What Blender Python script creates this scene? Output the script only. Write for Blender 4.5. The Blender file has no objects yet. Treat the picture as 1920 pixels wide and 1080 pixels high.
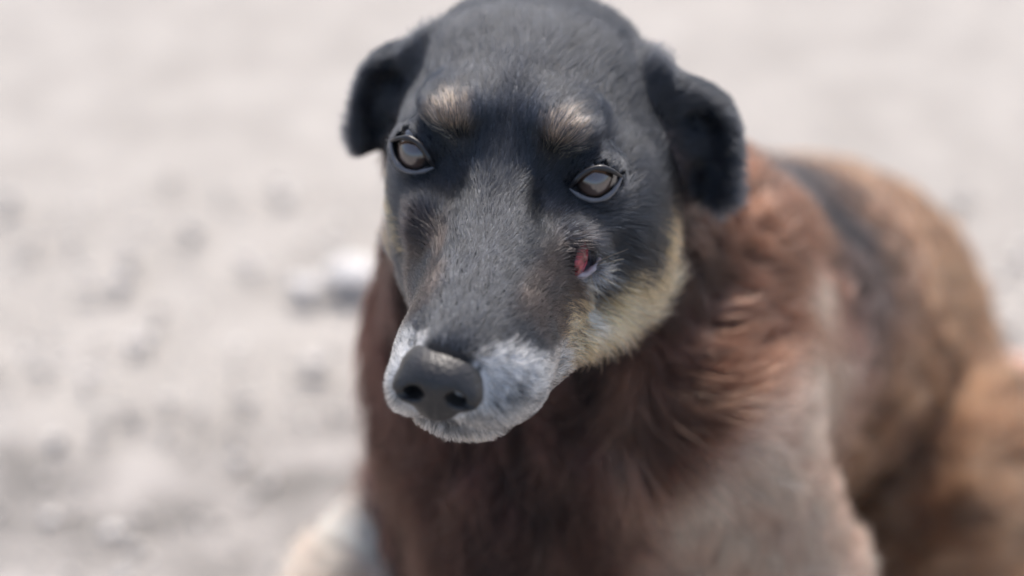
import bpy, bmesh, math
import numpy as np
from mathutils import Vector, Matrix

RNG = np.random.default_rng(7)
SC = bpy.context.scene
COL = SC.collection

# ------------------------------------------------------------------ camera
PITCH = math.radians(35.0)
FWD = np.array([0.0, math.cos(PITCH), -math.sin(PITCH)])
UP = np.array([0.0, math.sin(PITCH), math.cos(PITCH)])
CAM = np.array([0.0, 0.0, 60.0]) - 66.0 * FWD            # centimetres
cam = bpy.data.cameras.new("camera")
cam_ob = bpy.data.objects.new("camera", cam)
COL.objects.link(cam_ob)
cam_ob.location = CAM / 100
cam_ob.rotation_euler = (math.pi / 2 - PITCH, 0, 0)
cam.sensor_width = 36.0
cam.lens = 3432.0 / 1920.0 * 36.0
cam.clip_start = 0.02
cam.clip_end = 600.0
cam.dof.use_dof = True
cam.dof.focus_distance = 0.735
cam.dof.aperture_fstop = 2.9
SC.camera = cam_ob

# ------------------------------------------------------------------ light
SUN_EL, SUN_AZ = math.radians(60.0), math.radians(12.0)   # azimuth clockwise from +Y
world = bpy.data.worlds.new("World")
SC.world = world
world.use_nodes = True
wn = world.node_tree.nodes
sky = wn.new("ShaderNodeTexSky")
sky.sky_type = 'NISHITA'
sky.sun_disc = False
sky.sun_elevation = SUN_EL
sky.sun_rotation = SUN_AZ
sky.air_density = 1.0
sky.dust_density = 4.0
sky.ozone_density = 1.0
world.node_tree.links.new(sky.outputs[0], wn["Background"].inputs[0])
wn["Background"].inputs[1].default_value = 0.15
sun = bpy.data.lights.new("sun", 'SUN')
sun.energy = 2.2
sun.angle = math.radians(11.0)
sun.color = (1.0, 0.96, 0.91)
sun_ob = bpy.data.objects.new("sun", sun)
COL.objects.link(sun_ob)
sd = Vector((math.sin(SUN_AZ) * math.cos(SUN_EL), math.cos(SUN_AZ) * math.cos(SUN_EL), math.sin(SUN_EL)))
sun_ob.rotation_euler = sd.to_track_quat('Z', 'Y').to_euler()
SC.view_settings.view_transform = 'Standard'
SC.view_settings.look = 'None'
SC.view_settings.exposure = 0.7
SC.view_settings.gamma = 1.0
SC.cycles.use_denoising = True
SC.cycles.max_bounces = 5
SC.cycles.transparent_max_bounces = 6

# ------------------------------------------------------------------ helpers
def link(ob, parent=None, **props):
    COL.objects.link(ob)
    if parent is not None:
        ob.parent = parent
    for k, v in props.items():
        ob[k] = v
    return ob

def new_mat(name):
    m = bpy.data.materials.new(name)
    m.use_nodes = True
    nt = m.node_tree
    return m, nt, nt.nodes["Principled BSDF"]

def mesh_from(name, V, F, mat, smooth=True):
    me = bpy.data.meshes.new(name)
    V = np.asarray(V, float)
    if isinstance(F, np.ndarray):
        k = F.shape[1]
        me.vertices.add(len(V)); me.vertices.foreach_set("co", V.ravel())
        me.loops.add(F.size); me.loops.foreach_set("vertex_index", F.ravel().astype(np.int32))
        me.polygons.add(len(F)); me.polygons.foreach_set("loop_start", np.arange(0, F.size, k, dtype=np.int32))
        me.update(calc_edges=True); me.validate()
    else:
        me.from_pydata([tuple(v) for v in V], [], F)
    if smooth:
        me.polygons.foreach_set("use_smooth", np.ones(len(me.polygons), bool))
    if mat:
        me.materials.append(mat)
    return me

def sstep(a, b, x):
    t = np.clip((x - a) / (b - a), 0, 1)
    return t * t * (3 - 2 * t)

def hash3(i, j, k, seed=0):
    n = (i.astype(np.int64) * 73856093) ^ (j.astype(np.int64) * 19349663) ^ (k.astype(np.int64) * 83492791) ^ (seed * 2654435761)
    n = (n ^ (n >> 13)) * 1274126177
    n = n & 0x7fffffff
    n = (n ^ (n >> 15)) * 668265263 & 0x7fffffff
    return ((n ^ (n >> 11)) & 0xffffff) / float(0xffffff)

def noise(P, scale, seed=0):
    """value noise, about -1..1"""
    Q = P / scale
    I = np.floor(Q).astype(np.int64); f = Q - I
    f = f * f * (3 - 2 * f)
    out = 0.0
    for a in (0, 1):
        for b in (0, 1):
            for c in (0, 1):
                w = (f[:, 0] if a else 1 - f[:, 0]) * (f[:, 1] if b else 1 - f[:, 1]) * (f[:, 2] if c else 1 - f[:, 2])
                out = out + w * hash3(I[:, 0] + a, I[:, 1] + b, I[:, 2] + c, seed)
    return out * 2 - 1

# ------------------------------------------------------------------ the dog's shape (signed distance, centimetres)
def rot(a, b, c):
    ca, sa, cb, sb, cc, s_ = math.cos(a), math.sin(a), math.cos(b), math.sin(b), math.cos(c), math.sin(c)
    Rz = np.array([[ca, -sa, 0], [sa, ca, 0], [0, 0, 1]])
    Rx = np.array([[1, 0, 0], [0, cb, -sb], [0, sb, cb]])
    Ry = np.array([[cc, 0, s_], [0, 1, 0], [-s_, 0, cc]])
    return Rz @ Rx @ Ry
HR = rot(math.radians(-10.1), math.radians(-2.9), math.radians(3.9))
HP = np.array([-0.44, 11.3, 58.2])
def to_head(P): return (P - HP) @ HR
def from_head(H): return H @ HR.T + HP

def smin(a, b, k):
    h = np.clip(0.5 + 0.5 * (b - a) / k, 0, 1)
    return b + (a - b) * h - k * h * (1 - h)
def smax(a, b, k): return -smin(-a, -b, k)
def ell(P, c, r, R=None):
    Q = P - np.asarray(c, P.dtype)
    if R is not None: Q = Q @ R.astype(P.dtype)
    r = np.asarray(r, P.dtype)
    k0 = np.sqrt(((Q / r) ** 2).sum(1)); k1 = np.sqrt(((Q / (r * r)) ** 2).sum(1)) + 1e-9
    return k0 * (k0 - 1) / k1
def cone(P, a, b, ra, rb):
    a = np.asarray(a, P.dtype); b = np.asarray(b, P.dtype)
    d = b - a
    t = np.clip(((P - a) @ d) / (d @ d), 0, 1)
    return np.sqrt(((P - a - t[:, None] * d) ** 2).sum(1)) - (ra + (rb - ra) * t)

def spline(xs, ys, n=800):
    xs = np.array(xs, float); ys = np.array(ys, float)
    h = np.diff(xs); dlt = np.diff(ys) / h
    m = np.zeros(len(xs)); m[0] = dlt[0]; m[-1] = dlt[-1]
    for i in range(1, len(xs) - 1):
        m[i] = 0 if dlt[i - 1] * dlt[i] <= 0 else 2 / (1 / dlt[i - 1] + 1 / dlt[i])
    X = np.linspace(xs[0], xs[-1], n)
    i = np.clip(np.searchsorted(xs, X, side='right') - 1, 0, len(xs) - 2)
    t = (X - xs[i]) / h[i]
    Y = (2*t**3-3*t**2+1)*ys[i] + (t**3-2*t**2+t)*h[i]*m[i] + (-2*t**3+3*t**2)*ys[i+1] + (t**3-t**2)*h[i]*m[i+1]
    return X, Y

LY = [-11.6, -11.3, -10.6, -9.5, -8, -6, -4, -2.4, -1.2, 0, 1.2, 2.6, 4.5, 7, 9.5, 11.5, 12.8, 13.4]
L_T = spline(LY, [-2.6, -1.9, -1.55, -1.3, -1.05, -.75, -.45, -.1, .35, 1.15, 2.05, 2.75, 3.35, 3.8, 3.7, 2.8, 1.1, -.6])
L_B = spline(LY, [-4.1, -4.8, -5.2, -5.5, -5.7, -6.0, -6.1, -6.3, -6.4, -6.5, -6.6, -6.7, -6.9, -6.9, -6.3, -5.0, -3.4, -1.6])
L_W = spline(LY, [.6, 1.4, 1.95, 2.3, 2.62, 2.95, 3.3, 3.6, 3.85, 4.1, 4.35, 4.6, 4.9, 5.2, 5.2, 4.8, 3.0, 1.0])
L_N = spline(LY, [2.2, 2.3, 2.4, 2.5, 2.6, 2.7, 2.6, 2.5, 2.4, 2.3, 2.2, 2.2, 2.2, 2.2, 2.1, 2, 2, 2])
L_K = spline(LY, [.1, .12, .15, .18, .22, .28, .34, .36, .32, .2, .06, -.06, -.1, -.12, -.1, -.05, 0, 0])
def loft(H):
    y = np.clip(H[:, 1], LY[0], LY[-1])
    zt, zb, w, n, kp = [np.interp(y, *t).astype(H.dtype) for t in (L_T, L_B, L_W, L_N, L_K)]
    zc, h = (zt + zb) / 2, (zt - zb) / 2
    v = (H[:, 2] - zc) / h
    u = H[:, 0] / (w * (1 - kp * np.clip(v, -1.2, 1.2)))
    r = (np.abs(u) ** n + np.abs(v) ** n + 1e-9) ** (1 / n)
    f = (r - 1) * np.minimum(w, h)
    dy = np.abs(H[:, 1] - y)
    return np.where(dy > 0, np.sqrt(np.maximum(f, 0) ** 2 + dy ** 2), f)

EYE_R = 1.20
EYES = {s: np.array([3.70 if s > 0 else -3.50, 0.78, -0.1]) for s in (-1, 1)}
GAZE = {s: np.array([s * .30, -.93, .16]) / np.linalg.norm([.30, .93, .16]) for s in (-1, 1)}
def eye_frame(s):
    g = GAZE[s]
    side = np.cross(g, [0, 0, 1.0]); side /= np.linalg.norm(side)   # horizontal
    tilt = 0.22 * s * (1 if side[0] > 0 else -1)
    up_ = np.cross(side, g)
    a = math.cos(tilt) * side - math.sin(tilt) * up_ * -1
    b = np.cross(a, g)
    return a, b, g
WOUND = np.array([4.07, -2.15, -2.56])
def eye_uv(H, s):
    a, b, g = eye_frame(s)
    Q = H - EYES[s].astype(H.dtype)
    return Q @ a.astype(H.dtype), Q @ b.astype(H.dtype), Q @ g.astype(H.dtype)

def muzzle_shift(y): return .5 * sstep(0, -5, y) * (1 - .85 * sstep(-9, -11.6, y))
muzzle_off_w = -.5 * float(sstep(0, -5, np.array([-2.15]))[0])
def sd_head(H):
    H0 = H
    H = H.copy(); H[:, 0] -= muzzle_shift(H[:, 1])
    H[:, 0] *= np.where(H[:, 0] < 0, 1 + .13 * sstep(2, -2, H[:, 1]), 1).astype(H.dtype)
    H[:, 0] += np.where(H[:, 0] < -3.9, (H[:, 0] + 3.9) * .7 * sstep(8.0, 6.0, H[:, 1]), 0).astype(H.dtype)
    X = np.abs(H[:, 0]); M = H.copy(); M[:, 0] = X      # mirrored copy
    f = loft(H)
    f = smin(f, ell(M, (2.4, 1.3, 1.7), (1.5, 1.5, .8)), 1.5)             # brow
    f = smin(f, cone(M, (3.5, -1.6, -2.0), (4.9, 5, -1.2), .8, 1.0), 1.6)  # cheekbone
    f = smin(f, ell(M, (3.9, 4.0, -3.6), (2.2, 4.4, 3.3)), 1.8)            # cheek
    f = smin(f, ell(H, (4.35, 3.4, -4.4), (2.2, 4.0, 3.0)), 1.5)           # fuller cheek on the turned side
    f = smin(f, ell(M, (1.75, -8.2, -4.25), (1.52, 3.1, 1.6)), .9)         # upper lip
    jaw = np.where(H[:, 0] > 0, cone(M, (1.1, -9.3, -5.55), (4.0, 2.0, -6.1), 1.0, 1.9), cone(M, (1.1, -9.3, -5.55), (2.6, 2.0, -6.1), 1.0, 1.6))
    f = smin(f, jaw, .35) # lower jaw
    f = smin(f, ell(H, (.2, -9.5, -5.6), (1.4, 1.3, .95)), .6)
    f = smax(f, -ell(M, (2.1, -2.0, .3), (.85, 1.7, 1.25)), .7)            # hollow beside the bridge
    for s in (-1, 1):
        f = smin(f, ell(H0, EYES[s] + np.array([.08 * s, -.06, 0]), (1.38 if s > 0 else 1.32, 1.38, 1.25)), .5)         # lids
    # ears, folded back
    R1 = rot(.25, -.35, -.35)
    A = M.copy(); A[:, 0] += np.where(H[:, 0] > 0, -.55, .6).astype(H.dtype); A[:, 2] += np.where(H[:, 0] > 0, .75, .9).astype(H.dtype)
    e = ell(A, (6.9, 8.8, -1.0), (2.0, .8, 2.6), R1)
    e = smin(e, cone(A, (4.4, 8.0, 1.9), (7.6, 9.2, .1), 1.1, .8), .8)
    e = smin(e, cone(A, (8.4, 8.8, -.4), (8.6, 7.7, -3.3), .55, .6), .6)
    e = smax(e, -ell(A, (7.0, 7.5, .1), (.9, 1.2, .8)), .4)
    e = smax(e, -ell(A, (7.0, 7.1, -2.2), (.85, 1.2, 1.0)), .4)
    f = smin(f, e, .7)
    for s in (-1, 1):                                                      # eye opening
        u, v, w = eye_uv(H0, s)
        alm = np.abs(v) - np.where(v > 0, .64, .64).astype(H.dtype) * np.clip(1 - (np.abs(u) / 1.06) ** 2.0, -3, 1)
        alm = np.maximum(alm * .8, .3 - w)
        f = smax(f, -alm, .12)
    f = smax(f, -ell(H, WOUND + np.array([muzzle_off_w, 0, 0]), (.62, .84, .92)), .12)                        # open sore on the cheek
    return f

REAR = np.array([.5, .87, 0.0]); SIDE = np.array([.87, -.5, 0.0])
def sd_body(P):
    f = cone(P, (2.0, 19.2, 53.5), (5.0, 26, 41), 5.6, 9.0)                 # neck
    f = smin(f, cone(P, (.2, 19.5, 53), (2.3, 24, 42), 5.7, 8.4), 2)
    f = smin(f, ell(P, (0.6, 22.5, 33), (6.8, 9.0, 13)), 4)                 # chest
    f = smin(f, cone(P, (7, 28, 37), (21, 52, 19), 10.0, 12.5), 5)          # trunk
    f = smin(f, cone(P, (8.5, 19.5, 39), (14.5, 19.5, 27), 6.0, 4.6), 3)    # left shoulder, upper arm
    f = smin(f, cone(P, (14.5, 19.5, 27), (13.5, 15.0, 4), 4.3, 2.5), 1.5)  # forearm
    f = smin(f, ell(P, (13.2, 12.5, 2.3), (3.4, 5.0, 2.4)), 1.2)            # paw
    f = smin(f, cone(P, (1.5, 28, 32), (-8.4, 22.0, 22.5), 4.6, 4.0), 2)
    f = smin(f, cone(P, (-8.4, 22.0, 22.5), (-9.4, 17.5, 4), 4.0, 2.5), 1.5)
    f = smin(f, ell(P, (-9.8, 15.0, 2.3), (3.4, 5.0, 2.4)), 1.2)
    f = smin(f, ell(P, (30, 41, 11.5), (7, 11, 11.0), rot(-.5, 0, 0)), 3)   # haunches
    f = smin(f, ell(P, (11, 53, 11.5), (7, 11, 11.0), rot(-.5, 0, 0)), 3)
    f = smin(f, cone(P, (30, 36, 4), (25, 26, 2.4), 3.4, 2.4), 2)           # hind feet
    f = smin(f, cone(P, (8, 50, 4), (2, 38, 2.4), 3.4, 2.4), 2)
    f = smin(f, cone(P, (27, 62, 8), (44, 66, 3.2), 4.0, 2.8), 3)           # tail
    return f

def sd(P):
    P = np.asarray(P)
    fb = sd_body(P)
    H = to_head(P.astype(np.float64)).astype(P.dtype)
    near = (np.abs(H[:, 0]) < 15) & (H[:, 1] > -17) & (H[:, 1] < 20) & (np.abs(H[:, 2]) < 13)
    out = fb.copy()
    if near.any():
        out[near] = smin(sd_head(H[near]), fb[near], 1.6)
    return out

def sd_grad(P, f=sd, e=.02):
    d = f(P)
    G = np.stack([f(P + np.eye(3)[i] * e) - d for i in range(3)], 1) / e
    return d, G

def project(P, f=sd, it=4, e=.02, lim=.3):
    for _ in range(it):
        d, G = sd_grad(P, f, e)
        g2 = (G * G).sum(1) + 1e-6
        st = (d / g2)[:, None] * G
        l = np.sqrt((st * st).sum(1))[:, None]
        P = P - st * np.minimum(1, lim / (l + 1e-9))
    return P

def surface_nets(fn, lo, hi, h):
    lo = np.array(lo, float); n = np.ceil((np.array(hi) - lo) / h).astype(int) + 1
    ax = [lo[i] + h * np.arange(n[i]) for i in range(3)]
    F = np.empty(n, np.float32)
    for i in range(0, n[0], 12):
        sl = ax[0][i:i + 12]
        G = np.stack(np.meshgrid(sl, ax[1], ax[2], indexing='ij'), -1).reshape(-1, 3).astype(np.float32)
        F[i:i + 12] = fn(G).reshape(len(sl), n[1], n[2])
    S = F < 0
    c = np.zeros(np.array(n) - 1, np.int8)
    for a in (0, 1):
        for b in (0, 1):
            for d in (0, 1):
                c += S[a:n[0]-1+a, b:n[1]-1+b, d:n[2]-1+d]
    act = (c > 0) & (c < 8)
    I = np.argwhere(act)
    idx = -np.ones(act.shape, np.int64); idx[act] = np.arange(len(I))
    acc = np.zeros((len(I), 3)); cnt = np.zeros(len(I))
    for axis in range(3):
        o1, o2 = [k for k in range(3) if k != axis]
        for p in (0, 1):
            for q in (0, 1):
                A = I.copy(); A[:, o1] += p; A[:, o2] += q
                B = A.copy(); B[:, axis] += 1
                fa = F[tuple(A.T)]; fb = F[tuple(B.T)]
                m = (fa < 0) != (fb < 0)
                t = np.where(m, fa / (fa - fb + 1e-12), 0)
                pt = A.astype(float); pt[:, axis] += t
                acc[m] += pt[m]; cnt[m] += 1
    V = lo + h * acc / cnt[:, None]
    Q = []
    for axis in range(3):
        o1, o2 = (axis + 1) % 3, (axis + 2) % 3
        s0 = [slice(None)] * 3; s1 = [slice(None)] * 3
        s0[axis] = slice(0, -1); s1[axis] = slice(1, None)
        for k in (o1, o2):
            s0[k] = slice(1, -1); s1[k] = slice(1, -1)
        A = S[tuple(s0)]; B = S[tuple(s1)]
        e = np.argwhere(A != B)
        off = np.ones(3, int); off[axis] = 0
        g = e + off
        def cell(d1, d2):
            k = g.copy(); k[:, o1] += d1; k[:, o2] += d2
            return idx[tuple(k.T)]
        q = np.stack([cell(-1, -1), cell(0, -1), cell(0, 0), cell(-1, 0)], 1)
        flip = ~A[tuple(e.T)]
        q[flip] = q[flip][:, ::-1]
        Q.append(q)
    return V, np.concatenate(Q)

# ------------------------------------------------------------------ dog root and body
dog = bpy.data.objects.new("dog", None)
link(dog, label="old black and brown dog with grey muzzle, cloudy eyes and a sore cheek", category="dog")
dog.location = (0.05, 0.25, 0)
DOG_OFF = np.array([5.0, 25.0, 0.0])          # children live in the Empty's frame

V, Q = surface_nets(sd, (-18, -4, -1), (52, 76, 70), .6)
V = project(V)
bm = bmesh.new()
me0 = mesh_from("tmp", V, Q, None)
bm.from_mesh(me0); bpy.data.meshes.remove(me0)
def refine(test):
    es = []
    co = np.array([v.co[:] for v in bm.verts])
    m = test(to_head(co))
    bm.verts.index_update()
    for e in bm.edges:
        if m[e.verts[0].index] and m[e.verts[1].index]:
            es.append(e)
    bmesh.ops.subdivide_edges(bm, edges=es, cuts=1, use_grid_fill=True)
    co = np.array([v.co[:] for v in bm.verts])
    m = test(to_head(co))
    co[m] = project(co[m], it=3, lim=.15)
    for v, c, k in zip(bm.verts, co, m):
        if k: v.co = c
def near_eye(H, r):
    out = np.zeros(len(H), bool)
    for s in (-1, 1): out |= ((H - EYES[s] - GAZE[s]) ** 2).sum(1) < r * r
    return out | (((H - WOUND) ** 2).sum(1) < (r * .7) ** 2)
refine(lambda H: (H[:, 1] < 6) & (H[:, 1] > -14) & (np.abs(H[:, 0]) < 9) & (H[:, 2] > -9) & (H[:, 2] < 8))
refine(lambda H: near_eye(H, 2.2))
refine(lambda H: near_eye(H, 1.6))
bmesh.ops.triangulate(bm, faces=bm.faces[:])
bm.verts.index_update()
BV = np.array([v.co[:] for v in bm.verts])
BF = np.array([[v.index for v in f.verts] for f in bm.faces])
bm.free()

def sd_nose(H):
    Q = (H - np.array([-.06, -11.05, -3.2], H.dtype)) / 1.1
    f = ell(Q, (0, .10, .24), (1.46, 1.28, .98))
    f = smin(f, ell(Q, (0, .0, -.62), (.95, 1.12, .82)), .5)
    M = Q.copy(); M[:, 0] = np.abs(Q[:, 0])
    f = smin(f, ell(M, (.98, -.52, -.12), (.60, .55, .56)), .35)              # wings
    f = smax(f, -ell(M, (.72, -1.05, -.02), (.36, .85, .29), rot(-.25, 0, .5)), .14)
    f = smax(f, -cone(M, (.88, -1.1, -.12), (1.5, -.7, -.36), .18, .09), .1)
    f = smax(f, -cone(Q, (0, -1.22, -.1), (0, -1.1, -1.4), .07, .12), .1)
    f = f + .012 * noise(H.astype(float), .11, 5).astype(H.dtype)
    return f

# ------------------------------------------------------------------ markings of the coat (linear colour)
def seg_dist(H, pts):
    d = np.full(len(H), 1e9)
    for a, b in zip(pts[:-1], pts[1:]):
        d = np.minimum(d, cone(H, a, b, 0, 0))
    return d

BLACK = np.array([.011, .0125, .016]); GREY = np.array([.24, .265, .31]); WHITE = np.array([.72, .72, .72])  # blue tint in BLACK and GREY stands in for sky sheen on fur
TAN = np.array([.74, .45, .19]); CREAM = np.array([.82, .67, .46]); DBROWN = np.array([.024, .0145, .010])
RUFF_D = np.array([.026, .0105, .008]); RUFF_R = np.array([.10, .040, .023]); LEG = np.array([.72, .32, .22]); LEGP = np.array([.86, .51, .36])

def region(P):
    """weights: head, legs, back; the rest is neck and chest"""
    H = to_head(P)
    fh = np.full(len(P), 99.0)
    near = (np.abs(H[:, 0]) < 15) & (H[:, 1] > -17) & (H[:, 1] < 20) & (np.abs(H[:, 2]) < 13)
    fh[near] = sd_head(H[near])
    fb = sd_body(P)
    head = sstep(.9, -.5, fh - fb)
    legR = np.minimum(cone(P, (12.2, 18.5, 36), (15.0, 19.5, 27), 5.2, 5.0), cone(P, (14.5, 19.5, 27), (13.5, 15, 4), 4.3, 2.5))
    legL = np.minimum(cone(P, (-6.8, 23, 24.5), (-8.4, 22, 22.5), 4.0, 4.0), cone(P, (-8.4, 22, 22.5), (-9.4, 17.5, 4), 4.0, 2.5))
    xb = np.interp(P[:, 2] + 2.0, [20, 31.4, 38.8, 43.2, 45.5, 50], [4.5, 5.3, 5.7, 8.5, 11.6, 18]) + .6 * noise(P, 2.2, 31)
    front = sstep(-.4, .8, P[:, 0] - xb) * sstep(29, 25, P[:, 1])
    low = sstep(12, 8, P[:, 2])
    lR = np.maximum(np.maximum(sstep(1.3, .3, legR), front), low * (P[:, 0] > 1)); lL = np.maximum(sstep(1.2, .1, legL), low * (P[:, 0] <= 1))
    u = (P - np.array([7, 28, 37])) @ (np.array([14, 24, -18]) / math.sqrt(14**2+24**2+18**2))
    back = sstep(0, 7, u) * (1 - head)
    return H, head, lR * (1 - head), lL * (1 - head), back, fh

def markings(P, rnd):
    H, head, lR, lL, back, fh = region(P)
    n1 = noise(H, 1.1, 1); n2 = noise(H, .35, 2); n3 = noise(P, 3.0, 3); n4 = noise(P, 1.2, 4)
    x, y, z = H.T
    ax = np.abs(x)
    M = H.copy(); M[:, 0] = ax
    c = np.tile(BLACK, (len(P), 1))
    def mix(col, w):
        nonlocal c
        w = np.clip(w, 0, 1)[:, None]
        c = c * (1 - w) + np.asarray(col) * w
    r1, r2, r3 = rnd.T
    # grizzled hairs over the face
    wid = 1.0 + 2.4 * sstep(1.2, 3.5, y)
    frost_sheen = sstep(wid * 1.9, wid, ax + .3 * n1) * sstep(11, 5, y + 1.5 * n1)          # grey hairs of forehead and bridge, thickened to imitate their sheen
    hol = np.sqrt(((M - np.array([1.95, -1.5, -.3])) ** 2 / np.array([.9, 1.7, 1.3]) ** 2).sum(1))
    frost_sheen = frost_sheen * sstep(.7, 1.2, hol) * (.55 + .75 * sstep(-1.2, -3.2, y) + .7 * sstep(1.5, 3.5, y))  # extra grey on bridge and crown paints sheen; shaded hollows get none
    grz = (.05 + .07 * frost_sheen + .05 * n1) * sstep(6.2, 4.6, ax)
    mix(GREY * .55, (r1 < grz) * .8)
    mix(BLACK * .9, sstep(5.2, 6.2, ax) * sstep(5, 7, y))
    # brown flanks of the muzzle
    side = sstep(.9, 1.9, np.abs(x - muzzle_shift(y)) ) * sstep(-9.5, -7, y) * sstep(-1.0, -3.5, y) * sstep(-.9, -1.6, z)
    mix(DBROWN, side * .6 * sstep(-.5, .4, n1 + .3))
    # brow spots
    d = np.sqrt(((M - np.array([2.4, .1, 1.75])) ** 2 / np.array([.95, 1.65, 1.5]) ** 2).sum(1))
    w = sstep(1.15, .3, d + .35 * n2)
    low = sstep(1.9, 1.0, z)
    mix(np.where(low[:, None] > .5, CREAM * .9, (TAN + GREY) * .27), w * np.where(r2 < .56 - .30 * low, .85, .03))
    # cheeks
    d = seg_dist(M, [(6.0, 2.6, -3.9), (6.1, 2.2, -5.2), (5.5, .9, -5.9), (4.8, -1.5, -5.5), (4.1, -4.2, -5.2)])
    w = sstep(1.45, .6, d + .4 * n1 + .3 * n2) * sstep(-2.9, -3.9, z + .3 * n1)
    wl = w * np.where(x > 0, 1, .35)
    mix(TAN * .9, sstep(2.7, 1.3, d + .3 * n1) * (x > 0) * (r2 < .28) * sstep(-1.8, -3.0, z) * .85)
    stk = sstep(.0, .5, noise(H * np.array([1, .4, 1]), .26, 9))
    mix(TAN, wl * np.where(r2 < .62, .9, .05)); mix(CREAM, wl * (r3 < .28) * .9); mix(DBROWN, wl * (r1 < .12 + .38 * stk))
    d = seg_dist(H, [(-4.3, 1.0, -2.2), (-4.1, -.8, -3.4), (-3.7, -3.4, -4.6)])
    mix(TAN * .8, sstep(.8, .1, d + .45 * n2) * np.where(r2 < .4, .85, .0))
    # pale hairs under the eyes and round the sore
    d = np.sqrt(((M - np.array([3.1, -1.6, -1.2])) ** 2).sum(1))
    mix(GREY * 1.2, sstep(1.5, .3, d + .4 * n2) * (r1 < np.where(x > 0, .32, .03)))
    d = np.sqrt(((H - WOUND - np.array([.25, .3, -.6])) ** 2).sum(1))
    mix(GREY * 1.3, sstep(1.7, .5, d + .3 * n2) * (r1 < .5))
    d = seg_dist(H, [(3.75, -2.2, -3.2), (3.95, -2.3, -3.9), (4.2, -2.5, -4.6), (4.4, -2.9, -5.2)])
    mix((.76, .80, .70), sstep(.42, .15, d + .10 * n2) * .9 * (r3 < .85))
    # dark hollows beside the bridge keep black; eye rims black
    for s in (-1, 1):
        u, v, w_ = eye_uv(H, s)
        e = np.sqrt((u / 1.45) ** 2 + (v / 1.0) ** 2)
        mix(BLACK, sstep(1.5, 1.1, e) * (w_ > 0) * np.where(v < -.5, .5, .92))
    # grey muzzle
    line = -1.95 - .52 * (y + 10.2)
    w = sstep(-.25, .45, line - z + .25 * n1 + .2 * n2) * sstep(-4.2, -6.0, y + .5 * n1)
    w = w * (1 - .8 * sstep(.75, .35, np.sqrt(((x + .05) / 1.0) ** 2 + ((z + 5.0) / .9) ** 2)) * (y < -10.3))
    w = w * (1 - sstep(1.25, .9, np.abs(x - muzzle_shift(y))) * sstep(-2.9, -2.3, z))
    dk = sstep(.1, .5, noise(H * np.array([1, .45, .7]), .28, 8))
    mix(WHITE, w * np.where(r2 < .80 - .6 * dk, .95, .06)); mix(GREY, w * (r3 < .2) * .7)
    lipw = sstep(.6, .1, seg_dist(M, [(3.3, -5.6, -5.6), (2.4, -8.6, -6.2), (1.0, -10.6, -6.3)]) + .12 * n2)
    mix(CREAM * 1.05, lipw * .85 * (r1 < .85))
    mix(BLACK, sstep(.45, .15, seg_dist(M, [(3.5, -4.8, -4.0), (3.3, -6.4, -5.0), (2.7, -8.2, -5.7), (1.8, -9.6, -5.95), (.9, -10.5, -5.6)]) + .12 * n2) * .8)
    # throat under the jaw
    mix((.075, .070, .070), sstep(-6.2, -7.0, z) * sstep(-9, -7.5, y) * .9 * head * (1 - w) * (1 - lipw))
    # neck, chest, legs, back
    nb = 1 - head
    rust = sstep(4.0, 11.0, P[:, 0] + 2.2 * n3) * sstep(30, 46, P[:, 2] + 3 * n3)
    body = RUFF_D * (1 - rust[:, None]) + RUFF_R * rust[:, None]
    body = body * (1 + .55 * n4[:, None]) + np.array([.07, .040, .026]) * np.clip(n3 - .25, 0, 1)[:, None]
    body = np.where((r2 < .10)[:, None], body * .6 + np.array([.11, .07, .05]) * .6, body)
    sad = sstep(28, 40, P[:, 2] - .12 * (P[:, 1] - 28) + 3 * n3)
    bk = np.array([.17, .080, .042]) * (1 - sad[:, None]) + np.array([.024, .022, .024]) * sad[:, None]
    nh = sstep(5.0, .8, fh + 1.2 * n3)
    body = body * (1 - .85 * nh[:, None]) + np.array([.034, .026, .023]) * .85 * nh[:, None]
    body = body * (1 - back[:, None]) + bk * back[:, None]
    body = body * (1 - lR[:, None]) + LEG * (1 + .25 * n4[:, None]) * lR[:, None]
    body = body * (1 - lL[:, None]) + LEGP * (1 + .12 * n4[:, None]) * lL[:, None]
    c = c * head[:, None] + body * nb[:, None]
    c = c * (.6 + .8 * r3[:, None])
    return np.clip(c, .004, .85), head, lR, lL, back, H

# ------------------------------------------------------------------ materials of the dog
def fur_material(name, rough, rad, ior):
    m = bpy.data.materials.new(name); m.use_nodes = True
    nt = m.node_tree; nt.nodes.clear()
    o = nt.nodes.new("ShaderNodeOutputMaterial"); h = nt.nodes.new("ShaderNodeBsdfHairPrincipled")
    a = nt.nodes.new("ShaderNodeAttribute"); a.attribute_name = "fur_colour"
    h.model = 'CHIANG'; h.parametrization = 'COLOR'
    nt.links.new(a.outputs["Color"], h.inputs["Color"])
    h.inputs["Roughness"].default_value = rough
    h.inputs["Radial Roughness"].default_value = rad
    h.inputs["Random Roughness"].default_value = .2
    h.inputs["IOR"].default_value = ior
    nt.links.new(h.outputs[0], o.inputs[0])
    return m
FUR_FACE = fur_material("short_face_fur", .26, .5, 1.5)
FUR_LONG = fur_material("long_coat_fur", .38, .6, 1.42)
m_skin, nt, b = new_mat("dark_skin")
a = nt.nodes.new("ShaderNodeAttribute"); a.attribute_name = "fur_colour"
nt.links.new(a.outputs["Color"], b.inputs["Base Color"]); b.inputs["Roughness"].default_value = .8; b.inputs["Specular IOR Level"].default_value = .15

me = mesh_from("body", (BV - DOG_OFF) / 100, BF, m_skin)
cc, *_ = markings(BV, np.full((len(BV), 3), .5))
at = me.color_attributes.new("fur_colour", 'FLOAT_COLOR', 'POINT')
at.data.foreach_set("color", np.concatenate([cc * .7, np.ones((len(cc), 1))], 1).astype(np.float32).ravel())
link(bpy.data.objects.new("body", me), dog)

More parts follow.
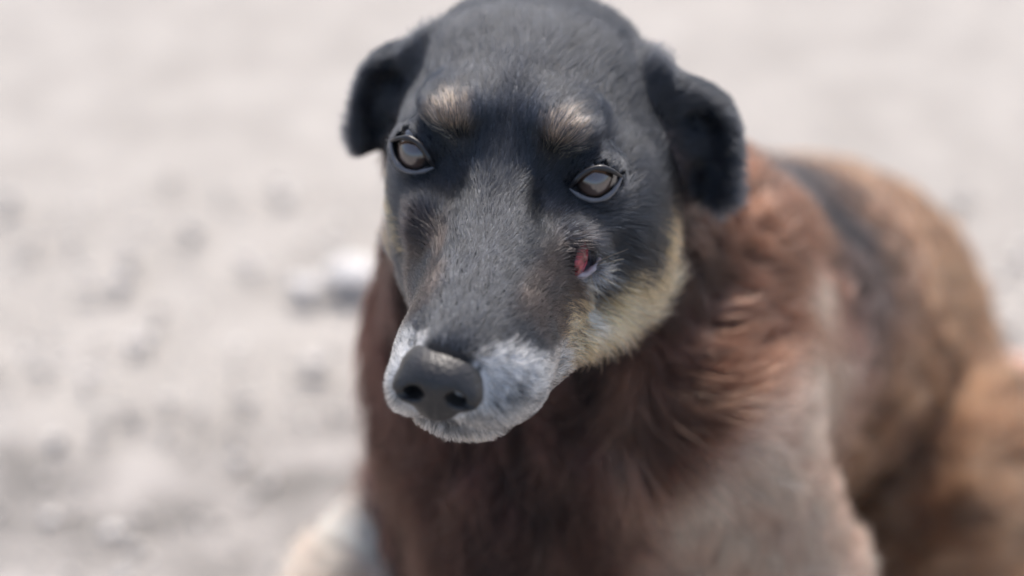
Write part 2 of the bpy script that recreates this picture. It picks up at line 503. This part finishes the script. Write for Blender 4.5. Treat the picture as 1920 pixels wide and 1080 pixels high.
# ------------------------------------------------------------------ fur
def nearest_clump(P, size, seed):
    I = np.floor(P / size).astype(np.int64)
    best = np.full(len(P), 1e9); pt = P.copy(); rid = np.zeros(len(P))
    for a in (-1, 0, 1):
        for b in (-1, 0, 1):
            for c in (-1, 0, 1):
                J = I + np.array([a, b, c])
                g = (J + np.stack([hash3(*J.T, seed + k) for k in (1, 2, 3)], 1)) * size
                d = ((g - P) ** 2).sum(1)
                m = d < best
                best[m] = d[m]; pt[m] = g[m]; rid[m] = hash3(*J[m].T, seed + 9)
    return pt, rid

def normal_at(P):
    _, G = sd_grad(P, e=.05)
    return G / (np.linalg.norm(G, axis=1)[:, None] + 1e-9)

tri = BV[BF]
t_area = .5 * np.linalg.norm(np.cross(tri[:, 1] - tri[:, 0], tri[:, 2] - tri[:, 0]), axis=1)
t_cen = tri.mean(1)
t_nor = np.cross(tri[:, 1] - tri[:, 0], tri[:, 2] - tri[:, 0]); t_nor /= np.linalg.norm(t_nor, axis=1)[:, None] + 1e-12
_, t_head, t_lr, t_ll, t_back, _ = region(t_cen)
t_view = ((CAM - t_cen) / np.linalg.norm(CAM - t_cen, axis=1)[:, None] * t_nor).sum(1)
t_vis = (t_view > -.4)

def make_fur(name, dens, npts, material, shape):
    w = t_area * dens * t_vis
    N = int(w.sum())
    f = RNG.choice(len(w), N, p=w / w.sum())
    r = RNG.random((N, 2)); k = np.sqrt(r[:, :1])
    T = tri[f]
    P = T[:, 0] * (1 - k) + T[:, 1] * k * (1 - r[:, 1:]) + T[:, 2] * k * r[:, 1:]
    rnd = RNG.random((N, 3))
    col, head, lr, ll, back, H = markings(P, rnd)
    ok = np.ones(N, bool)
    ok &= sd_nose(H) > .10
    for s in (-1, 1):
        u, v, ww = eye_uv(H, s)
        ok &= ~((np.abs(v) < 0.76 * np.clip(1 - (np.abs(u) / 1.10) ** 2.0, 0, 1) + .0) & (ww > .1))
    ok &= ((H - WOUND) ** 2).sum(1) > .78 ** 2
    ok &= cone(H, tuple(WOUND), tuple(WOUND + np.array([-.4, -.9, .35])), .68, .55) > 0
    ok &= cone(H, tuple(WOUND), tuple(WOUND + np.array([-.25, -.5, 1.1])), .55, .35) > 0
    P, col, head, lr, ll, back, H, rnd = P[ok], col[ok], head[ok], lr[ok], ll[ok], back[ok], H[ok], rnd[ok]
    Nn = normal_at(P)
    pts, rad, col = shape(P, Nn, H, head, lr, ll, back, rnd, col)
    n = len(P)
    cu = bpy.data.hair_curves.new(name)
    cu.add_curves([npts] * n)
    cu.attributes["position"].data.foreach_set("vector", ((pts - DOG_OFF) / 100).astype(np.float32).ravel())
    ra = cu.attributes.get("radius") or cu.attributes.new("radius", 'FLOAT', 'POINT')
    ra.data.foreach_set("value", (rad / 100).astype(np.float32).ravel())
    ca = cu.attributes.new("fur_colour", 'FLOAT_COLOR', 'CURVE')
    ca.data.foreach_set("color", np.concatenate([col, np.ones((n, 1))], 1).astype(np.float32).ravel())
    cu.materials.append(material)
    link(bpy.data.objects.new(name, cu), dog, kind="stuff")
    print("fur", name, n)

def tangent(D, N):
    D = D - (D * N).sum(1)[:, None] * N
    return D / (np.linalg.norm(D, axis=1)[:, None] + 1e-6)

def face_shape(P, N, H, head, lr, ll, back, rnd, col):
    x, y, z = H.T
    Hn = N @ HR
    D = np.stack([.12 * x, np.ones(len(x)), .25 * sstep(-1, 3, y) - .45 * sstep(-1.2, -3.0, z)], 1)
    D[:, 2] += .9 * sstep(-.3, .6, z) * sstep(-2.2, -.6, y) * sstep(4.5, 2, y)
    D[:, 0] += .5 * np.sign(x) * sstep(1.5, 3.0, np.abs(x)) * sstep(-3, -.5, y) * sstep(3.5, 1, y)
    D[:, 2] -= .6 * sstep(2.6, 3.4, x) * sstep(-.8, -1.6, z) * sstep(-5, -3.5, y)
    front = sstep(.35, .8, -Hn[:, 1]) * sstep(-6, -9, y)
    D += np.stack([.5 * x, -.6 * np.ones(len(x)), -1.1 * np.ones(len(x))], 1) * front[:, None]
    q = np.stack([noise(H, .8, 11), noise(H, .8, 12), noise(H, .8, 13)], 1)
    q2 = RNG.normal(size=(len(x), 3))
    Dw = (D + .30 * q + .16 * q2) @ HR.T
    T = tangent(Dw, N)
    L = .45 + .45 * sstep(-7, 0, y) + .35 * sstep(2, 7, y) + .9 * sstep(-4.5, -6.5, z) * sstep(-5, 0, y) + .6 * sstep(5.2, 6.5, np.abs(x)) * sstep(-1, -4, z)
    warm = sstep(.08, .3, col[:, 0]) * sstep(-6, -4, y) * sstep(-1, -2.5, z)
    L = L * (1 - .35 * sstep(.3, 1.2, z) * sstep(2.5, 1, y) * sstep(-3, -1, y))
    L = L * (1 + .45 * warm)
    L = L * (1 - .6 * sstep(5.0, 6.2, np.abs(x)) * sstep(5, 7, y))
    L = L * (.6 + .7 * rnd[:, 0])
    for s in (-1, 1):
        u, v, w = eye_uv(H, s)
        e = np.sqrt((u / 1.3) ** 2 + (v / .9) ** 2)
        L = L * np.where(w > 0, .45 + .55 * sstep(1.0, 2.0, e), 1)
    ck = sstep(2.6, 3.4, x) * sstep(-1.0, -1.8, z) * sstep(-5, -3.5, y)
    L = L * (1 + .3 * ck)
    lift = .16 + .12 * ck + .16 * rnd[:, 1] + .12 * sstep(-4.5, -6, z)
    g, rid = nearest_clump(P, .34, 40)
    t = np.linspace(0, 1, 4)
    pts = P[:, None, :] + L[:, None, None] * (t[None, :, None] * T[:, None, :] + (lift[:, None] * (1.35 * t - .75 * t * t))[:, :, None] * N[:, None, :])
    cl = .4
    off = (g - P); off = off - (off * N).sum(1)[:, None] * N
    pts += cl * (t ** 1.5)[None, :, None] * off[:, None, :]
    pale = sstep(.05, .3, col.mean(1))
    rad = (((.0112 + .0045 * pale) * (1 + .45 * ck))[:, None] * (1 - .75 * t)[None, :]) * (.8 + .5 * rnd[:, 2:3])
    col = col * (.7 + .6 * rid[:, None])
    return pts, rad, np.clip(col, .004, .85)

def fh_of(H):
    f = np.full(len(H), 99.0); m = (np.abs(H[:, 0]) < 15) & (H[:, 1] > -17) & (H[:, 1] < 20) & (np.abs(H[:, 2]) < 13)
    f[m] = sd_head(H[m]); return f
def coat_shape(P, N, H, head, lr, ll, back, rnd, col):
    n = len(P)
    leg = np.maximum(lr, ll)
    out = P - np.array([2.5, 27, 0]); out[:, 2] = 0; out /= np.linalg.norm(out, axis=1)[:, None] + 1e-6
    D = np.tile(np.array([0, 0, -1.0]), (n, 1)) + .25 * out
    D = D + REAR * 1.6 * sstep(-.1, .7, N[:, 2])[:, None]
    D = D * (1 - back[:, None]) + back[:, None] * (REAR * .9 + np.array([0, 0, -.55]))
    q = np.stack([noise(P, 3.0, 21), noise(P, 3.0, 22), noise(P, 3.0, 23)], 1)
    D = D + .75 * q + .16 * RNG.normal(size=(n, 3))
    T = tangent(D, N)
    L = (3.7 * (1 - leg) + 2.2 * leg) * (1 - .25 * back)
    L = L * (1 - .6 * sstep(15, 8, P[:, 2])) * (.6 + .6 * rnd[:, 0])
    L = L * (1 - .62 * sstep(6.0, .8, fh_of(H))) * (1 - .35 * sstep(46, 54, P[:, 2]) * sstep(4, -6, P[:, 0]))
    g, rid = nearest_clump(P, 1.6, 50)
    lift = (.30 + .18 * rnd[:, 1] + .22 * (rid - .5)) * (1 - .45 * leg)
    t = np.linspace(0, 1, 6)
    pts = P[:, None, :] + L[:, None, None] * (t[None, :, None] * T[:, None, :] + (lift[:, None] * (1.6 * t - .9 * t * t))[:, :, None] * N[:, None, :])
    pts[:, :, 2] -= .12 * L[:, None] * t[None, :] ** 2
    off = (g - P); off = off - (off * N).sum(1)[:, None] * N
    pts += 1.0 * (t ** 1.0)[None, :, None] * off[:, None, :] * (1 - .5 * leg)[:, None, None]
    bend = np.stack([noise(P, 1.1, 81), noise(P, 1.1, 82), noise(P, 1.1, 83)], 1) + .5 * RNG.normal(size=(n, 3))
    bend = bend - (bend * N).sum(1)[:, None] * N
    pts += (.36 * L)[:, None, None] * (t ** 2)[None, :, None] * bend[:, None, :]
    rad = (.021 * (1 - .7 * t))[None, :].repeat(n, 0) * (.8 + .5 * rnd[:, 2:3])
    _, rid2 = nearest_clump(P, 2.3, 90)
    fl = ((rid2 > .80) * sstep(-3, 2, P[:, 0]) * sstep(44, 38, P[:, 2]) * (1 - back) * (1 - leg) * (rnd[:, 0] < .7))[:, None] * .75
    col = col * (1 - fl) + np.array([.26, .17, .12]) * fl
    col = col * (.40 + 1.5 * rid[:, None] ** 2) * (1 - leg[:, None]) + col * (.6 + .75 * rid[:, None]) * leg[:, None]
    return pts, rad, np.clip(col, .004, .85)

FD = 1.0
make_fur("face_fur", 340 * FD * t_head, 4, FUR_FACE, face_shape)
make_fur("coat_fur", 55 * FD * (1 - t_head) * (1 + .9 * np.maximum(t_lr, t_ll)), 6, FUR_LONG, coat_shape)

# ------------------------------------------------------------------ nose
NV, NQ = surface_nets(sd_nose, (-2.4, -13.2, -5.2), (2.3, -9.6, -1.0), .055)
m_nose, nt, b = new_mat("nose_leather")
tc = nt.nodes.new("ShaderNodeTexCoord"); vo = nt.nodes.new("ShaderNodeTexVoronoi"); vo.inputs["Scale"].default_value = 900
bp = nt.nodes.new("ShaderNodeBump"); bp.inputs["Strength"].default_value = .4; bp.inputs["Distance"].default_value = .0006
nt.links.new(tc.outputs["Object"], vo.inputs["Vector"]); nt.links.new(vo.outputs["Distance"], bp.inputs["Height"]); nt.links.new(bp.outputs[0], b.inputs["Normal"])
ns = nt.nodes.new("ShaderNodeTexNoise"); ns.inputs["Scale"].default_value = 120; rp = nt.nodes.new("ShaderNodeValToRGB")
rp.color_ramp.elements[0].color = (.012, .0115, .012, 1); rp.color_ramp.elements[1].color = (.038, .035, .034, 1)
nt.links.new(tc.outputs["Object"], ns.inputs["Vector"]); nt.links.new(ns.outputs["Fac"], rp.inputs[0]); nt.links.new(rp.outputs[0], b.inputs["Base Color"])
b.inputs["Roughness"].default_value = .38
link(bpy.data.objects.new("nose", mesh_from("nose", (from_head(NV) - DOG_OFF) / 100, NQ, m_nose)), dog)

# ------------------------------------------------------------------ eyes
m_eye, nt, b = new_mat("cloudy_eye")
tc = nt.nodes.new("ShaderNodeTexCoord"); sp = nt.nodes.new("ShaderNodeSeparateXYZ")
nt.links.new(tc.outputs["Object"], sp.inputs[0])
def mth(op, a_, b_=None):
    n = nt.nodes.new("ShaderNodeMath"); n.operation = op
    for i, v in enumerate((a_, b_)):
        if v is None: continue
        if isinstance(v, (int, float)): n.inputs[i].default_value = v
        else: nt.links.new(v, n.inputs[i])
    return n.outputs[0]
rr = mth('SQRT', mth('ADD', mth('POWER', sp.outputs[0], 2.0), mth('POWER', sp.outputs[1], 2.0)))
ns = nt.nodes.new("ShaderNodeTexNoise"); ns.inputs["Scale"].default_value = 250; nt.links.new(tc.outputs["Object"], ns.inputs["Vector"])
rr = mth('ADD', mth('MULTIPLY', rr, 100.0), mth('MULTIPLY', mth('SUBTRACT', ns.outputs["Fac"], .5), .10))
rp = nt.nodes.new("ShaderNodeValToRGB"); nt.links.new(rr, rp.inputs[0])
el = rp.color_ramp.elements
el[0].position = 0; el[0].color = (.085, .066, .058, 1); el[1].position = 1.0; el[1].color = (.02, .015, .014, 1)
for p, c in ((.34, (.092, .060, .046, 1)), (.60, (.070, .040, .027, 1)), (.74, (.014, .009, .007, 1)), (.82, (.006, .005, .005, 1)), (.92, (.014, .010, .009, 1))):
    e = el.new(p); e.color = c
nt.links.new(rp.outputs[0], b.inputs["Base Color"])
b.inputs["Roughness"].default_value = .28; b.inputs["Coat Weight"].default_value = 1.0; b.inputs["Coat Roughness"].default_value = .05; b.inputs["Coat IOR"].default_value = 1.9
m_rim2, nt2, b2 = new_mat('pale_wet_lid'); b2.inputs['Base Color'].default_value = (.13, .125, .13, 1); b2.inputs['Roughness'].default_value = .25
m_rim, nt2, b2 = new_mat("wet_eyelid_skin"); b2.inputs["Base Color"].default_value = (.022, .020, .021, 1); b2.inputs["Roughness"].default_value = .3
me_eye = bpy.data.meshes.new("eye")
bm = bmesh.new(); bmesh.ops.create_uvsphere(bm, u_segments=48, v_segments=32, radius=EYE_R / 100)
for v in bm.verts:
    r = math.hypot(v.co.x, v.co.y) * 100
    if v.co.z > 0 and r < .78: v.co.z += .0016 * (1 - (r / .78) ** 2)
for f in bm.faces: f.smooth = True
bm.to_mesh(me_eye); bm.free(); me_eye.materials.append(m_eye)
def tube(path, rads, ns=10):
    path = np.array(path); n = len(path); V = []; F = []
    for i in range(n):
        t = path[(i + 1) % n] - path[i - 1]; t /= np.linalg.norm(t)
        a = np.cross(t, [.3, -.9, .2]); a /= np.linalg.norm(a); b_ = np.cross(t, a)
        for k in range(ns):
            an = 2 * math.pi * k / ns
            V.append(path[i] + rads[i] * (math.cos(an) * a + math.sin(an) * b_))
            F.append((i * ns + k, i * ns + (k + 1) % ns, ((i + 1) % n) * ns + (k + 1) % ns, ((i + 1) % n) * ns + k))
    return np.array(V), F
for s in (-1, 1):
    a, b_, g = eye_frame(s)
    up_ = b_ if b_[2] > 0 else -b_
    sd_ = np.cross(up_, g)
    Mx = Matrix([list(HR @ sd_), list(HR @ up_), list(HR @ g)]).transposed()
    ob = link(bpy.data.objects.new("eye", me_eye), dog)
    EM = Matrix.Translation(Vector((from_head(EYES[s][None])[0] - DOG_OFF) / 100)) @ Mx.to_4x4()
    ob.matrix_basis = EM
    ob["label"] = "cloudy brown eye on the left of the picture" if s < 0 else "cloudy brown eye above the cheek sore"
    inv = np.array(EM.inverted())
    for top in (1, -1):                                   # upper lid dark, lower lid a pale wet rim
        path, rads = [], []
        for k in range(41):
            th = math.pi * k / 40
            u = 1.10 * math.cos(th); v = top * (.74 if top > 0 else .63) * (1 - abs(math.cos(th)) ** 2.0) - (0.02 if top < 0 else -.02)
            ww = math.sqrt(max((EYE_R + .24) ** 2 - u * u - v * v, .05))
            path.append(EYES[s] + u * sd_ + v * up_ + ww * g); rads.append((.125 if top > 0 else .115) * (.45 + .55 * math.sin(th)) * (1 + .12 * math.sin(5.3 * th + 2 * s) + .08 * math.sin(11 * th)))
        V_, F_ = tube(path, rads)
        F_ = [f for f in F_ if max(f) - min(f) < 200]
        Wl = (from_head(V_) - DOG_OFF) / 100
        link(bpy.data.objects.new("eyelid", mesh_from("eyelid", Wl @ inv[:3, :3].T + inv[:3, 3], F_, m_rim if top > 0 else m_rim2)), ob)

# ------------------------------------------------------------------ the sore on the cheek
wn_ = normal_at(from_head(WOUND[None] + np.array([[.9, -.6, .3]])))[0] @ HR
def sd_flesh(H):
    c = WOUND - .58 * wn_
    f = ell(H, c + np.array([-.02, 0, .04]), (.64, .82, .98))
    return f + .05 * noise(H.astype(float), .22, 61).astype(H.dtype)
def sd_edge(H):
    w = lambda *o: tuple(WOUND + 1.2 * np.array(o))
    f = cone(H, w(-.44, -.40, .10), w(-.34, -.22, -.62), .09, .17)
    f = smin(f, cone(H, w(-.34, -.22, -.62), w(.12, .16, -.60), .17, .15), .1)
    f = smin(f, cone(H, w(.22, .22, -.56), w(.46, .52, -.15), .13, .08), .1)
    return f + .06 * noise(H.astype(float), .18, 62).astype(H.dtype)
m_fl, nt, b = new_mat("raw_flesh"); b.inputs["Base Color"].default_value = (.46, .045, .07, 1); b.inputs["Roughness"].default_value = .25; b.inputs["Coat Weight"].default_value = .6
ns = nt.nodes.new("ShaderNodeTexNoise"); ns.inputs["Scale"].default_value = 260; rp = nt.nodes.new("ShaderNodeValToRGB")
rp.color_ramp.elements[0].color = (.11, .005, .010, 1); rp.color_ramp.elements[1].color = (.46, .05, .075, 1); rp.color_ramp.elements[0].position = .35; rp.color_ramp.elements[1].position = .65
tc = nt.nodes.new("ShaderNodeTexCoord"); nt.links.new(tc.outputs["Object"], ns.inputs["Vector"]); nt.links.new(ns.outputs["Fac"], rp.inputs[0]); nt.links.new(rp.outputs[0], b.inputs["Base Color"])
m_ed, nt, b = new_mat("wet_pale_skin"); b.inputs["Base Color"].default_value = (.52, .42, .42, 1); b.inputs["Roughness"].default_value = .35; b.inputs["Subsurface Weight"].default_value = .1
V_, Q_ = surface_nets(sd_flesh, WOUND - 1.3, WOUND + 1.0, .05)
wob = link(bpy.data.objects.new("sore", mesh_from("sore", (from_head(V_) - DOG_OFF) / 100, Q_, m_fl)), dog, label="raw red sore below the eye")
V_, Q_ = surface_nets(sd_edge, WOUND - 1.3, WOUND + 1.2, .05)
link(bpy.data.objects.new("sore_edge", mesh_from("sore_edge", (from_head(V_) - DOG_OFF) / 100, Q_, m_ed)), wob)

# ------------------------------------------------------------------ ground
m_g, nt, b = new_mat("pale_trodden_earth")
tc = nt.nodes.new("ShaderNodeTexCoord")
def ntex(scale, det=6):
    n = nt.nodes.new("ShaderNodeTexNoise"); n.inputs["Scale"].default_value = scale; n.inputs["Detail"].default_value = det
    nt.links.new(tc.outputs["Object"], n.inputs["Vector"]); return n
n1 = ntex(1.6); n2 = ntex(14); n3 = ntex(120, 3)
def ramp(src, p0, c0, p1, c1):
    r = nt.nodes.new("ShaderNodeValToRGB"); e = r.color_ramp.elements
    e[0].position, e[0].color, e[1].position, e[1].color = p0, (*c0, 1), p1, (*c1, 1)
    nt.links.new(src, r.inputs[0]); return r.outputs[0]
def mixc(a_, b_, fac):
    m = nt.nodes.new("ShaderNodeMix"); m.data_type = 'RGBA'
    nt.links.new(a_, m.inputs[6]); nt.links.new(b_, m.inputs[7])
    if isinstance(fac, float): m.inputs[0].default_value = fac
    else: nt.links.new(fac, m.inputs[0])
    return m.outputs[2]
ca = ramp(n1.outputs["Fac"], .35, (.335, .308, .280), .65, (.395, .367, .338))
cb = ramp(n2.outputs["Fac"], .35, (.265, .245, .220), .68, (.45, .418, .382))
c_ = mixc(ca, cb, .4)
# greyer gravelly soil close to the dog's feet, paler trodden earth beyond
sx = nt.nodes.new("ShaderNodeSeparateXYZ"); nt.links.new(tc.outputs["Object"], sx.inputs[0])
n4 = ntex(5, 4)
ad = nt.nodes.new("ShaderNodeMath"); ad.operation = 'MULTIPLY_ADD'; ad.inputs[1].default_value = .5
nt.links.new(n4.outputs["Fac"], ad.inputs[0]); nt.links.new(sx.outputs[1], ad.inputs[2])
mk = ramp(ad.outputs[0], .86, (1, 1, 1), 1.22, (0, 0, 0))
gv = ramp(n2.outputs["Fac"], .35, (.17, .158, .145), .68, (.37, .342, .318))
c_ = mixc(c_, gv, mk)
nt.links.new(c_, b.inputs["Base Color"]); b.inputs["Roughness"].default_value = .9
bp = nt.nodes.new("ShaderNodeBump"); bp.inputs["Distance"].default_value = .01; bp.inputs["Strength"].default_value = .6
nt.links.new(n3.outputs["Fac"], bp.inputs["Height"]); nt.links.new(bp.outputs[0], b.inputs["Normal"])
gx = np.concatenate([-np.geomspace(250, 2.2, 14), np.linspace(-2, 2, 81), np.geomspace(2.2, 250, 14)])
gX, gY = np.meshgrid(gx, gx + 1, indexing='ij'); n = len(gx)
gP = np.stack([gX.ravel(), gY.ravel(), np.zeros(n * n)], 1)
gP[:, 2] = (.012 * noise(gP, .35, 71) + .02 * noise(gP, 1.1, 72)) * sstep(.3, .7, np.abs(gP[:, 0] - .12) + np.abs(gP[:, 1] - .35)) - .004
ii, jj = np.meshgrid(np.arange(n - 1), np.arange(n - 1), indexing='ij'); q0 = (ii * n + jj).ravel()
link(bpy.data.objects.new("ground", mesh_from("ground", gP, np.stack([q0, q0 + n, q0 + n + 1, q0 + 1], 1), m_g)), kind="structure")

# ------------------------------------------------------------------ stones and pebbles
def stone_mesh(name, size, seed, mat, sub=3):
    bm = bmesh.new(); bmesh.ops.create_icosphere(bm, subdivisions=sub, radius=1)
    P = np.array([v.co[:] for v in bm.verts])
    P = P * (1 + .22 * noise(P + 9, .9, seed) + .07 * noise(P + 9, .35, seed + 1))[:, None] * np.array(size)
    for v, p in zip(bm.verts, P): v.co = p
    for f in bm.faces: f.smooth = True
    me = bpy.data.meshes.new(name); bm.to_mesh(me); bm.free(); me.materials.append(mat); return me
m_st, nt, b = new_mat("pale_stone")
tc = nt.nodes.new("ShaderNodeTexCoord"); n1 = ntex(60); nt.links.new(ramp(n1.outputs["Fac"], .3, (.48, .46, .44), .7, (.64, .62, .60)), b.inputs["Base Color"]); b.inputs["Roughness"].default_value = .8
for (x_, y_, sz, lab) in ((-.150, .87, (.026, .021, .013), "larger pale stone on the ground beside the dog's cheek"), (-.192, .855, (.014, .012, .008), "smaller pale stone on the ground, left of the larger one")):
    so = bpy.data.objects.new("stone", stone_mesh("stone", sz, int(1000 * y_), m_st)); so.location = (x_, y_, sz[2] * .55)
    link(so, label=lab, category="stone", group="pale stones on the ground")
pm = []
V_, F_ = [], []
bm = bmesh.new(); bmesh.ops.create_icosphere(bm, subdivisions=1, radius=1)
sv = np.array([v.co[:] for v in bm.verts]); sf = np.array([[v.index for v in f.verts] for f in bm.faces]); bm.free()
np_ = 1500
pxy = np.stack([RNG.uniform(-1.0, 1.0, np_), RNG.uniform(.30, 1.05, np_)], 1)
psz = RNG.lognormal(math.log(.0045), .45, np_)
for i in range(np_):
    k = RNG.uniform(.6, 1.2, 3) * psz[i]; k[2] *= .6
    a_ = RNG.uniform(0, 6.3); R_ = np.array([[math.cos(a_), -math.sin(a_), 0], [math.sin(a_), math.cos(a_), 0], [0, 0, 1]])
    V_.append((sv * (1 + .15 * RNG.normal(size=(len(sv), 1))) * k) @ R_.T + np.array([*pxy[i], .002])); F_.append(sf + i * len(sv))
m_pb, nt, b = new_mat("mixed_pebbles")
gi = nt.nodes.new("ShaderNodeNewGeometry"); nt.links.new(ramp(gi.outputs["Random Per Island"],   .1, (.32, .30, .28), .95, (.66, .62, .58)), b.inputs["Base Color"]); b.inputs["Roughness"].default_value = .85
link(bpy.data.objects.new("pebbles", mesh_from("pebbles", np.concatenate(V_), np.concatenate(F_), m_pb)), kind="stuff", label="loose pebbles scattered over the grey soil", category="pebbles")
